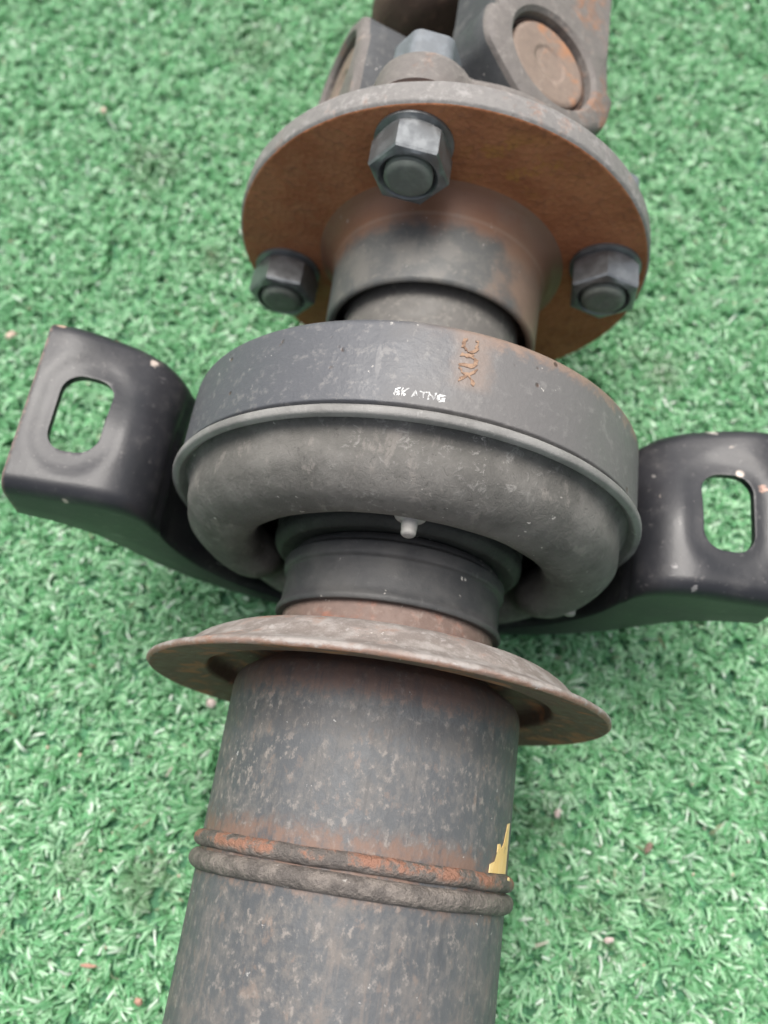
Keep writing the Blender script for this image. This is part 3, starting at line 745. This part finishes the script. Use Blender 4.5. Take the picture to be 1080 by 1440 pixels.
UJ = 217.0                                           # y of the universal joint centre
def lug(name, ang, sign, r_in, r_out, tip, half, arm_len, matf, mats, parent, cut=0.0):
    """one fork arm: outline in (u along the shaft, t tangential) round the cap bore, extruded radially.
    sign=+1: arm runs on towards +Y, -1: towards -Y"""
    n = 96; bore = 16.4
    def outr(phi):
        # phi=0 points along the arm
        cx, sx = math.cos(phi), math.sin(phi)
        best = tip
        if cx > -0.05:
            c = []
            if cx > 1e-6: c.append(arm_len / cx)
            if abs(sx) > 1e-6: c.append(half / abs(sx))
            best = max(tip, min(c)) if c else tip
            best = min(best, min(c)) if abs(phi) < 1.4 or abs(phi) > 4.8 else best
        if cut and cx < 0:
            # flats on the tip
            for fa in (math.pi - .75, math.pi + .75, math.pi):
                d = math.cos(phi - fa)
                if d > .3: best = min(best, cut / d)
        return max(best, bore + 2.5)
    layers = [('o', r_in, 0), ('o', r_out - 8, .4), ('o', r_out - 2.6, 0), ('o', r_out - 1.0, -.7), ('o', r_out - .1, -2.4), ('b', r_out, 1.2), ('b', r_out - 1.2, 0), ('b', r_out - 5.5, 0)]
    V, F, MI = [], [], []
    def emit(u, t, rr):
        x = rr; y = UJ + sign * u
        V.append((x * math.cos(R(ang)) - t * math.sin(R(ang)), y, x * math.sin(R(ang)) + t * math.cos(R(ang))))
    for kd, rr, off in layers:
        for j in range(n):
            phi = 2 * math.pi * j / n
            q = (outr(phi) + off) if kd == 'o' else bore + off
            w_ = 1.3 * mnoise.noise(Vector((math.cos(phi) * 2.2, math.sin(phi) * 2.2, rr * .15 + ang))) + .3 * mnoise.noise(Vector((math.cos(phi) * 7, math.sin(phi) * 7, rr * .3))) if kd == 'o' else 0
            emit((q + w_) * math.cos(phi), (q + w_) * math.sin(phi), rr)
    for i in range(len(layers) - 1):
        for j in range(n):
            F.append((i * n + j, i * n + (j + 1) % n, (i + 1) * n + (j + 1) % n, (i + 1) * n + j)); MI.append(0 if i >= 1 else 1)
    F.append(tuple(range(n))); MI.append(1)
    o = to_obj(name, V, F, [matf, mats], parent, sharp=38)
    for p in o.data.polygons:
        # side walls carry the smoother machined finish
        c = p.center; rad_ = (c.x * math.cos(R(ang)) + c.z * math.sin(R(ang))) / MM
        if rad_ < r_out - 2.7 and math.hypot((c.y / MM - UJ), (-c.x * math.sin(R(ang)) + c.z * math.cos(R(ang))) / MM) > bore + 1: p.material_index = 1
    return o
def cap(ang, r_top, mat, parent):
    pr = rounded([(14.6, -12), (14.6, -.6), (13.2, 0), (6.5, -.1), (5.5, -.7), (0.01, -.8)], [0, .8, .6, .5, .5, 0], 4)
    V, F = lathe(pr, 64)
    def tr(v):
        rr = r_top + v[1]
        return (rr * math.cos(R(ang)) - v[0] * math.sin(R(ang)), UJ + v[2], rr * math.sin(R(ang)) + v[0] * math.cos(R(ang)))
    o = to_obj('bearing_cap', [tr(v) for v in V], F, mat, parent)
    # snap ring: an open wire loop in the groove
    Vs, Fs = [], []
    n, m = 60, 6
    for j in range(n + 1):
        a = R(25) + (2 * math.pi - R(50)) * j / n
        for i in range(m):
            b = 2 * math.pi * i / m
            Vs.append(((15.6 + .7 * math.cos(b)) * math.cos(a), -1.9 + .7 * math.sin(b), (15.6 + .7 * math.cos(b)) * math.sin(a)))
    for j in range(n):
        for i in range(m): Fs.append((j * m + i, j * m + (i + 1) % m, (j + 1) * m + (i + 1) % m, (j + 1) * m + i))
    to_obj('snap_ring', [tr(v) for v in Vs], Fs, M['castdark'], parent)
    return o
fyoke = None
for ang in (155, 335):
    l = lug('fork_arm', ang, -1, 27, 47, 22.5, 24.0, 37, M['cast'], M['castgrey'], fy)
    cap(ang, 44.8, M['cap'], root)
# far yoke: hub plus two arms
pr = rounded([(0.01, 258), (26, 257), (36, 262), (38.5, 270), (38.5, 300), (37.5, 304), (37.5, 420), (0.01, 420)], [0, 3, 4, 3, 1, 1, 0, 0], 5)
far = to_obj('shaft_yoke', *lathe(pr, 96, wob=.2), M['castdark'], root)
for ang in (56.5, 236.5):
    l = lug('fork_arm', ang, 1, 24, 47.5, 26.0, 23.0, 56, M['cast'], M['castgrey'], far, 23.5)
    cap(ang, 45.2, M['cap'], root)
# cross
V, F = lathe(rounded([(0.01, -40), (10, -40), (10, -18), (17, -13), (17, 13), (10, 18), (10, 40), (0.01, 40)], [0, .5, 1, 2, 2, 1, .5, 0], 3), 40)
for ang in (56.5, 155):
    q = [(v[1] * math.cos(R(ang)) - v[0] * math.sin(R(ang)), UJ + v[2], v[1] * math.sin(R(ang)) + v[0] * math.cos(R(ang))) for v in V]
    to_obj('joint_cross', q, F, M['castdark'], root)

# ------------------------------------------------------------------ bits lying on the turf
def crumb(name, x, y, size, mat, label, cat, seed, sq=(1, 1, .7), z=6.0):
    bm = bmesh.new(); bmesh.ops.create_icosphere(bm, subdivisions=3, radius=1)
    r2 = random.Random(seed)
    for v in bm.verts:
        d = 1 + .35 * mnoise.noise(v.co * 1.4 + Vector((seed * 3.1, 0, 0))) + .12 * mnoise.noise(v.co * 4 + Vector((0, seed, 0)))
        v.co = Vector((v.co.x * sq[0], v.co.y * sq[1], v.co.z * sq[2])) * d * size * .82
    a = r2.uniform(0, 6.28); rot = Matrix.Rotation(a, 4, 'Z') @ Matrix.Rotation(r2.uniform(-.35, .35), 4, 'X')
    V = [rot @ v.co for v in bm.verts]; bm.verts.index_update(); F = [tuple(v.index for v in f.verts) for f in bm.faces]; bm.free()
    o = to_obj(name, V, F, mat, None, sharp=80); o.location = (x * MM, y * MM, z * MM)
    tag(o, label, cat); return o
M['stone'] = flat('pale_stone', (0.50, 0.36, 0.28), (0.68, 0.55, 0.46), 0.7, 900)
M['stone2'] = flat('grey_pink_stone', (0.42, 0.33, 0.30), (0.58, 0.50, 0.46), 0.7, 900)
M['brick'] = flat('brick_red_chip', (0.36, 0.19, 0.14), (0.46, 0.28, 0.21), 0.75, 900)
M['leaf'] = flat('brown_leaf', (0.115, 0.075, 0.055), (0.17, 0.115, 0.085), 0.7, 700)
crumb('pebble', -161.8, 279.4, 2.0, M['stone'], 'beige pebble lying alone on the turf at the upper left', 'pebble', 3, (1, .8, .8), 6.5)
crumb('pebble', -166.9, 158, 2.1, M['stone'], 'pale tan pebble on the turf just left of the left bracket ear', 'pebble', 5, (1.2, .8, .8), 6.5)
crumb('pebble', 62.3, 9, 1.4, M['stone2'], 'small tan pebble on the turf below the right end of the dust shield', 'pebble', 8, (1.3, .8, .7), 6.2)
crumb('brick_chip', -58.7, -62.2, 1.5, M['brick'], 'small orange-red chip on the turf beside the bottom left of the tube', 'chip', 11, (1, .9, .7), 6.3)
crumb('wood_chip', -76, -55.0, 2.4, M['brick'], 'thin reddish brown chip standing on the turf at the lower left', 'chip', 13, (.3, 1.2, .3), 6.2)
crumb('wood_chip', 80.5, -25.6, 1.7, M['stone2'], 'pale pinkish chip on the turf right of the twin beads on the tube', 'chip', 17, (1.2, .6, .5), 6.2)
crumb('leaf_flake', 91.8, 2.8, 1.9, M['leaf'], 'flat dark brown leaf flake on the turf at the lower right', 'leaf', 19, (1.3, .6, .2), 6.8)
crumb('pebble', -56.4, 27.4, 2.0, M['stone2'], 'pinkish pebble on the turf beneath the left end of the dust shield', 'pebble', 23, (1, 1, .7), 6.0)
def grit():
    V, F = [], []
    r2 = random.Random(4)
    for i in range(240):
        x, y = r2.uniform(-240, 170), r2.uniform(-90, 430); s = r2.uniform(.25, .62)
        b = len(V); cz = r2.uniform(4.2, 6.6)
        for dx, dy, dz in ((1, 0, 0), (-1, 0, 0), (0, 1, 0), (0, -1, 0), (0, 0, 1), (0, 0, -1)):
            V.append((x + dx * s * r2.uniform(.6, 1.4), y + dy * s * r2.uniform(.6, 1.4), cz + dz * s * .7))
        for f in ((0, 2, 4), (2, 1, 4), (1, 3, 4), (3, 0, 4), (2, 0, 5), (1, 2, 5), (3, 1, 5), (0, 3, 5)): F.append(tuple(b + q for q in f))
    o = to_obj('grit', V, F, M['stone'], None, smooth=False); tag(o, 'pale sandy grit scattered over the green turf', 'grit', kind='stuff')
grit()
